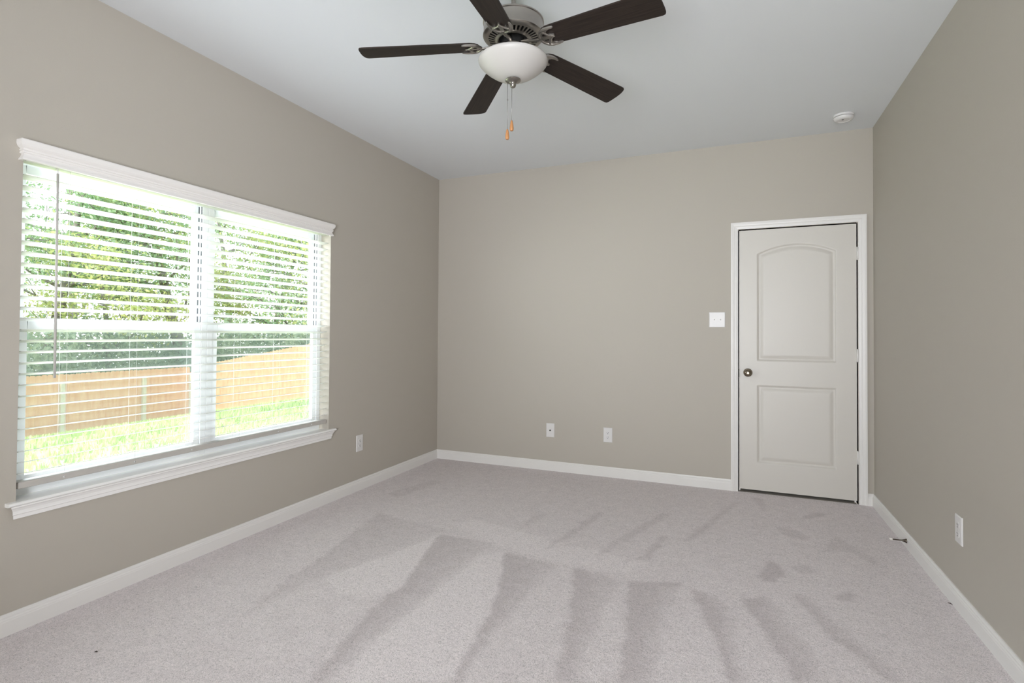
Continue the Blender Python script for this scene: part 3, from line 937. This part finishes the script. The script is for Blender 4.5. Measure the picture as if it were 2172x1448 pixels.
blade0 = None
for k in range(5):
    a = A0 - k * 2 * PI / 5
    b = MB()
    n = len(OUT)
    v = [blade_pt(a, r, s, 0.0055) for r, s in OUT] + [blade_pt(a, r, s, 0.0) for r, s in OUT]
    f = [tuple(range(n)), tuple(range(2 * n - 1, n - 1, -1))] + [(i, n + i, n + (i + 1) % n, (i + 1) % n) for i in range(n)]
    b.add(v, f)
    # build in local axes so the grain runs along each blade
    loc = blade_pt(a, 0.0, 0, 0)
    ex = (blade_pt(a, 1, 0, 0) - loc).normalized(); ey = (blade_pt(a, 0, 1, 0) - loc).normalized(); ez = ex.cross(ey)
    Lm = Matrix((ex, ey, ez)).transposed().to_4x4(); Lm.translation = loc
    inv = Lm.inverted()
    b.v = [tuple(inv @ Vector(p)) for p in b.v]
    o = b.build('blade', m_blade)
    o.parent = fan
    o.matrix_parent_inverse = Matrix.Translation(-fan.location)
    o.matrix_local = Matrix.Translation(-fan.location) @ Lm if False else o.matrix_local
    o.matrix_parent_inverse = Matrix.Identity(4)
    o.matrix_basis = Matrix.Translation(-fan.location) @ Lm
    # blade iron
    b = MB()
    nv = (blade_pt(a, 0, 0, 1) - blade_pt(a, 0, 0, 0)).normalized()
    P = lambda r, s, h=-0.004: blade_pt(a, r, s, h)
    hub = lambda r, z: Vector((FX + r * math.cos(a), FY + r * math.sin(a), z))
    b.tube([hub(0.040, 2.490), hub(0.062, 2.489), hub(0.085, 2.482), hub(0.108, 2.473), P(0.132, 0.0, -0.006), P(0.152, 0.0, -0.0055)],
           [0.010, 0.0095, 0.0095, 0.0085, 0.0085, 0.0095], 10, (Vector((0, 0, 1)), 0.55))
    # flat plate hugging the blade root: two outer prongs, a short middle one, two small holes
    half = [(0.137, 0.010), (0.141, 0.022), (0.150, 0.036), (0.164, 0.0465), (0.183, 0.0525), (0.206, 0.0530), (0.223, 0.0505), (0.2265, 0.0465), (0.221, 0.0435),
            (0.205, 0.0425), (0.192, 0.0375), (0.184, 0.029), (0.1835, 0.021), (0.188, 0.014), (0.198, 0.0085), (0.209, 0.0055)]
    outl = half + [(0.212, 0.0)] + [(r, -q) for r, q in half[::-1]] + [(0.1355, 0.0)]
    hole = [(0.157, 0.008), (0.176, 0.009), (0.177, 0.0165), (0.169, 0.0255), (0.160, 0.020)]
    holes = [hole, [(r, -q) for r, q in hole]]
    polys = [outl] + holes
    flat = [p for pl in polys for p in pl]
    tri = tessellate_polygon([[Vector((r, q, 0)) for r, q in pl] for pl in polys])
    nf = len(flat)
    v = [P(r, q, -0.0005) for r, q in flat] + [P(r, q, -0.0065) for r, q in flat]
    f = [tuple(t) for t in tri] + [tuple(nf + i for i in t[::-1]) for t in tri]
    o0 = 0
    for pl in polys:
        m_ = len(pl)
        f += [(o0 + i, o0 + (i + 1) % m_, nf + o0 + (i + 1) % m_, nf + o0 + i) for i in range(m_)]
        o0 += m_
    b.add(v, f)
    fl = (nv, 0.6)
    for sg in (-1, 1):       # rounded ridge along each prong
        b.tube([P(0.140, 0.004 * sg, -0.007), P(0.147, 0.024 * sg, -0.007), P(0.160, 0.039 * sg, -0.007), P(0.180, 0.0475 * sg, -0.007), P(0.205, 0.0480 * sg, -0.007), P(0.222, 0.0468 * sg, -0.0065)],
               [0.0055, 0.0058, 0.006, 0.0056, 0.0046, 0.0030], 8, fl)
        b.tube([P(0.166, 0.039 * sg, -0.007), P(0.180, 0.023 * sg, -0.007), P(0.188, 0.010 * sg, -0.007), P(0.205, 0.0, -0.0065)], [0.005, 0.0052, 0.005, 0.003], 8, fl)
    for r, s in ((0.205, 0.0), (0.178, 0.033), (0.178, -0.033)):
        cpt = P(r, s, -0.0075)
        b.lathe([(0, -0.0025), (0.003, -0.002), (0.0042, 0.0), (0, 0.001)], tuple(cpt), 8)
    b.build('blade_iron', m_nickel, fan, auto=60)

# small specks on the carpet
b = MB(); b.tube([(0.453, -3.311, 0.003), (0.458, -3.308, 0.005), (0.464, -3.306, 0.003)], [0.0015, 0.0025, 0.001], 6)
tag(b.build('lint_speck', m_speck), 'tiny dark speck on the carpet near the window wall', 'lint')
b = MB(); b.tube([(3.590, -1.532, 0.003), (3.597, -1.541, 0.006), (3.602, -1.549, 0.004)], [0.0012, 0.002, 0.001], 6)
tag(b.build('loose_thread', m_speck), 'short dark thread sticking out by the right baseboard', 'thread')

# ------------------------------------------------------------------ outdoors
def gz(x, y=0):
    d = x + 15.8
    return -1.9 + 0.1665 * max(0.0, min(d, 10.4)) if d > 0 else -1.9


def ground():
    v = []; f = []
    xs = list(np.arange(-44, -0.16, 0.7)) + [-0.16]
    ys = list(np.arange(-16, 44, 1.5))
    for x in xs:
        for y in ys:
            v.append((x, y, gz(x) - (0.02 if x < -0.5 else 0.02)))
    n = len(ys)
    for i in range(len(xs) - 1):
        for j in range(n - 1):
            f.append((i * n + j, (i + 1) * n + j, (i + 1) * n + j + 1, i * n + j + 1))
    o = raw('lawn_ground', v, f, m_soil, smooth=True)
    tag(o, 'sloping back yard lawn outside the window', 'lawn', None, 'structure')


ground()


def grass():
    rng = np.random.default_rng(11)
    N = 60000
    x = -15.7 + 13.5 * rng.random(N) ** 1.1
    y = -5 + 14.1 * rng.random(N)
    keep = np.ones(N, bool)
    a = rng.random(N) * 2 * PI
    h = 0.05 + 0.07 * rng.random(N)
    w = 0.008 + 0.012 * rng.random(N)
    z = -1.9 + 0.1665 * np.clip(x + 15.8, 0, 10.4) - 0.02
    lx = (rng.random(N) - .5) * 0.08; ly = (rng.random(N) - .5) * 0.08
    p0 = np.stack([x - w * np.cos(a), y - w * np.sin(a), z], 1)
    p1 = np.stack([x + w * np.cos(a), y + w * np.sin(a), z], 1)
    p2 = np.stack([x + lx, y + ly, z + h], 1)
    v = np.stack([p0, p1, p2], 1).reshape(-1, 3)
    f = np.arange(3 * N).reshape(-1, 3)
    o = raw('grass', v.tolist(), f.tolist(), m_grass)
    tag(o, 'sunlit grass blades covering the yard outside the window', 'grass', None, 'stuff')


grass()


def fence(name, label, A, B, steel_posts, face):
    """board fence from A to B (x, y); face = +1/-1 side on which the boards sit"""
    A = Vector((A[0], A[1], 0)); B = Vector((B[0], B[1], 0))
    L = (B - A).length; d = (B - A).normalized(); nrm = Vector((-d.y, d.x, 0)) * face
    t = thing(name, label, 'fence', (A.x, A.y, gz(A.x)))
    rnd = random.Random(int(L * 100))
    b = MB()
    pw = 0.1435; k = 0; s = 0.0
    while s + pw < L:
        c0 = A + d * s; c1 = A + d * (s + pw - 0.0018)
        zb = gz((c0.x + c1.x) / 2) + 0.03
        zt = zb + 1.80 + rnd.uniform(-0.008, 0.008)
        o0 = nrm * (0.0 + rnd.uniform(0, 0.003)); o1 = o0 + nrm * 0.016
        ear = 0.03
        u = (c1 - c0)
        prof = [(0, zb), (1, zb), (1, zt - ear), (0.79, zt), (0.21, zt), (0, zt - ear)]
        v = [c0 + u * q + o0 + Vector((0, 0, z)) for q, z in prof] + [c0 + u * q + o1 + Vector((0, 0, z)) for q, z in prof]
        n = 6
        b.add(v, [tuple(range(n)), tuple(range(n, 2 * n))[::-1]] + [(i, (i + 1) % n, n + (i + 1) % n, n + i) for i in range(n)])
        s += pw; k += 1
    b.build('board_panel', m_cedarw, t)
    # rails behind the boards, posts
    npst = int(L / 2.4) + 1
    for j in range(npst):
        s = min(L - 0.05, j * 2.4 + (1.38 if steel_posts else 0.3))
        c = A + d * s - nrm * (-0.066 if steel_posts else 0.10)
        zb = gz(c.x)
        bb = MB()
        if steel_posts:
            bb.box(c.x - 0.045, c.x + 0.045, c.y - 0.055, c.y + 0.055, zb - 0.1, zb + 1.55)
            bb.add([(c.x - 0.045, c.y - 0.055, zb + 1.55), (c.x + 0.045, c.y - 0.055, zb + 1.55), (c.x + 0.045, c.y + 0.055, zb + 1.55), (c.x - 0.045, c.y + 0.055, zb + 1.55), (c.x, c.y, zb + 1.58)],
                   [(0, 1, 4), (1, 2, 4), (2, 3, 4), (3, 0, 4)])
            bb.build('fence_post', m_steel, t)
        else:
            bb.box(c.x - 0.045, c.x + 0.045, c.y - 0.045, c.y + 0.045, zb - 0.1, zb + 1.7)
            bb.build('fence_post', m_cedarw, t)
    for h in (0.3, 0.95, 1.55):
        bb = MB()
        q0 = A - nrm * 0.001; q1 = B - nrm * 0.001
        o = -nrm * 0.038
        v = []
        for q in (q0, q1):
            z = gz(q.x) + h
            for e in (Vector((0, 0, 0)), o):
                v.append(q + e + Vector((0, 0, z))); v.append(q + e + Vector((0, 0, z + 0.088)))
        bb.add(v, [(0, 1, 3, 2), (4, 6, 7, 5), (0, 4, 5, 1), (2, 3, 7, 6), (0, 2, 6, 4), (1, 5, 7, 3)])
        bb.build('rail', m_cedarw, t)
    return t


fence('board_fence', 'long tan cedar fence with pale square posts along the yard back, in shade', (-15.8, -6.0), (-15.8, 9.15), True, -1)
fence('board_fence', 'sunlit dog-eared cedar fence climbing the slope at the yard side', (-15.75, 9.2), (-5.2, 9.2), False, -1)

# trees beyond the fences
def leaf_quads(C, rng, size, droop=0.3):
    """C: N x 3 centres -> verts, faces of N small bent leaf quads"""
    N = len(C)
    a = rng.normal(size=(N, 3)); a /= np.linalg.norm(a, axis=1)[:, None]
    c = rng.normal(size=(N, 3)); c -= a * (a * c).sum(1)[:, None]; c /= np.linalg.norm(c, axis=1)[:, None]
    s = size * (0.6 + 0.8 * rng.random(N))[:, None]
    v = np.stack([C - a * s, C + c * s * 0.42, C + a * s, C - c * s * 0.42], 1).reshape(-1, 3)
    f = np.arange(4 * N).reshape(-1, 4)
    return v, f


def tree(label, x, y, h, crown, n_leaf, mleaf, seed, lean=(0, 0), trunk_r=0.16, bare=0.35, name='tree', fork=0.0, low=0.3, leaf=0.075):
    rnd = random.Random(seed); rng = np.random.default_rng(seed)
    z0 = gz(x) - 0.1
    t = thing(name, label, 'tree', (x, y, z0), 'trees beyond the fence')
    n_leaf = int(n_leaf * 2.6)
    b = MB()
    tips = []
    base = Vector((x, y, z0))
    # main stem with gentle wander
    pts = []; rads = []
    cur = base.copy(); dirv = Vector((lean[0], lean[1], 1)).normalized()
    nseg = 9
    for i in range(nseg + 1):
        pts.append(cur.copy()); rads.append(trunk_r * (1 - 0.8 * i / nseg) + 0.012)
        cur = cur + dirv * (h * 0.85 / nseg)
        dirv = (dirv + Vector((rnd.uniform(-.12, .12), rnd.uniform(-.12, .12), 0.02))).normalized()
    b.tube(pts, rads, 8)

    def branch(p, d, L, r, depth):
        q = [p.copy()]; rr = [r]
        c = p.copy()
        for i in range(5):
            c = c + d * (L / 5)
            d = (d + Vector((rnd.uniform(-.28, .28), rnd.uniform(-.28, .28), rnd.uniform(-.15, .22)))).normalized()
            q.append(c.copy()); rr.append(r * (1 - 0.7 * (i + 1) / 5) + 0.004)
            if depth < 2 and i >= 1 and rnd.random() < 0.75:
                dd = (d + Vector((rnd.uniform(-.9, .9), rnd.uniform(-.9, .9), rnd.uniform(-.3, .5)))).normalized()
                branch(c, dd, L * 0.55, r * 0.45, depth + 1)
        b.tube(q, rr, 5, caps=False)
        tips.append((q[-1], L)); tips.append((q[-2], L)); tips.append((q[-3], L))

    for i in range(3, nseg + 1):
        if i / nseg < low: continue
        for _ in range(2 + (i % 2)):
            th = rnd.uniform(0, 2 * PI)
            L = crown * (0.65 + 0.5 * rnd.random()) * (1.15 - 0.55 * i / nseg)
            d = Vector((math.cos(th), math.sin(th), rnd.uniform(0.05, 0.55))).normalized()
            branch(pts[i], d, L, rads[i] * 0.5, 0)
    b.build('trunk', m_bark, t)
    T = np.array([list(p) for p, L in tips])
    idx = rng.integers(0, len(T), n_leaf)
    C = T[idx] + rng.normal(size=(n_leaf, 3)) * np.array([0.42, 0.42, 0.34]) * (crown / 2.4)
    v, f = leaf_quads(C, rng, leaf)
    raw('foliage', v.tolist(), f.tolist(), mleaf, t)
    return t


tree('slender tree with forked grey trunks at the window\'s far left edge', -19.5, 4.6, 9.5, 2.2, 2600, m_leaf_g, 1, trunk_r=0.13, low=0.5)
tree('leaning grey trunked tree just right of the blind wand', -20.5, 6.6, 10.5, 2.6, 3600, m_leaf_g, 2, (-0.10, 0.16), trunk_r=0.26, low=0.45)
tree('bright yellow green tree filling the middle of the left sash', -19.0, 8.2, 9.0, 2.8, 4200, m_leaf_y, 3, trunk_r=0.12)
tree('thick dark trunked tree seen just left of the window mullion', -19.4, 11.6, 11, 2.8, 3400, m_leaf_g, 4, (0.02, -0.05), trunk_r=0.30, low=0.4)
tree('olive tinged tree just right of the window mullion', -17.5, 14.0, 9.5, 2.7, 4200, m_leaf_y, 5, trunk_r=0.16)
tree('full green tree behind the climbing fence, in the right sash middle', -14.6, 13.6, 9.0, 2.6, 4200, m_leaf_g, 6, trunk_r=0.16)
tree('yellowish tree above the climbing fence, next to the right jamb', -12.0, 14.2, 9.0, 2.6, 3800, m_leaf_y, 7, trunk_r=0.16)
tree('tall pale green tree far back behind the yellow green one', -26.0, 10.5, 14, 3.6, 4200, m_leaf_g, 8, trunk_r=0.22)
tree('tall pale tree far back beyond the fence corner', -24.5, 18.0, 14, 3.6, 4200, m_leaf_g, 9, trunk_r=0.22)
tree('tall pale tree far back above the climbing fence', -16.0, 21.0, 13, 3.6, 4200, m_leaf_g, 10, trunk_r=0.22)
tree('tall tree far back behind the forked grey trunks', -27.0, 4.0, 13, 3.4, 3600, m_leaf_g, 12, trunk_r=0.22)


def undergrowth():
    rng = np.random.default_rng(5)
    N = 56000
    # thicket behind both fences
    n1 = int(N * 0.6)
    x = np.concatenate([-17.2 - 4.5 * rng.random(n1), -17.0 + 11.0 * rng.random(N - n1)])
    y = np.concatenate([-1.0 + 15.0 * rng.random(n1), 10.8 + 4.0 * rng.random(N - n1)])
    zg = -1.9 + 0.1665 * np.clip(x + 15.8, 0, 10.4)
    top = 2.9 + 0.55 * np.sin(x * 1.3 + y * 0.9) + 0.4 * np.sin(y * 2.1 - x * 0.6)
    z = zg + top * rng.random(N) ** 0.8
    C = np.stack([x, y, z], 1) + rng.normal(size=(N, 3)) * 0.12
    v, f = leaf_quads(C, rng, 0.10)
    o = raw('undergrowth', v.tolist(), f.tolist(), m_leaf_d)
    tag(o, 'deep green thicket filling the woods edge behind both fences', 'undergrowth', None, 'stuff')


undergrowth()
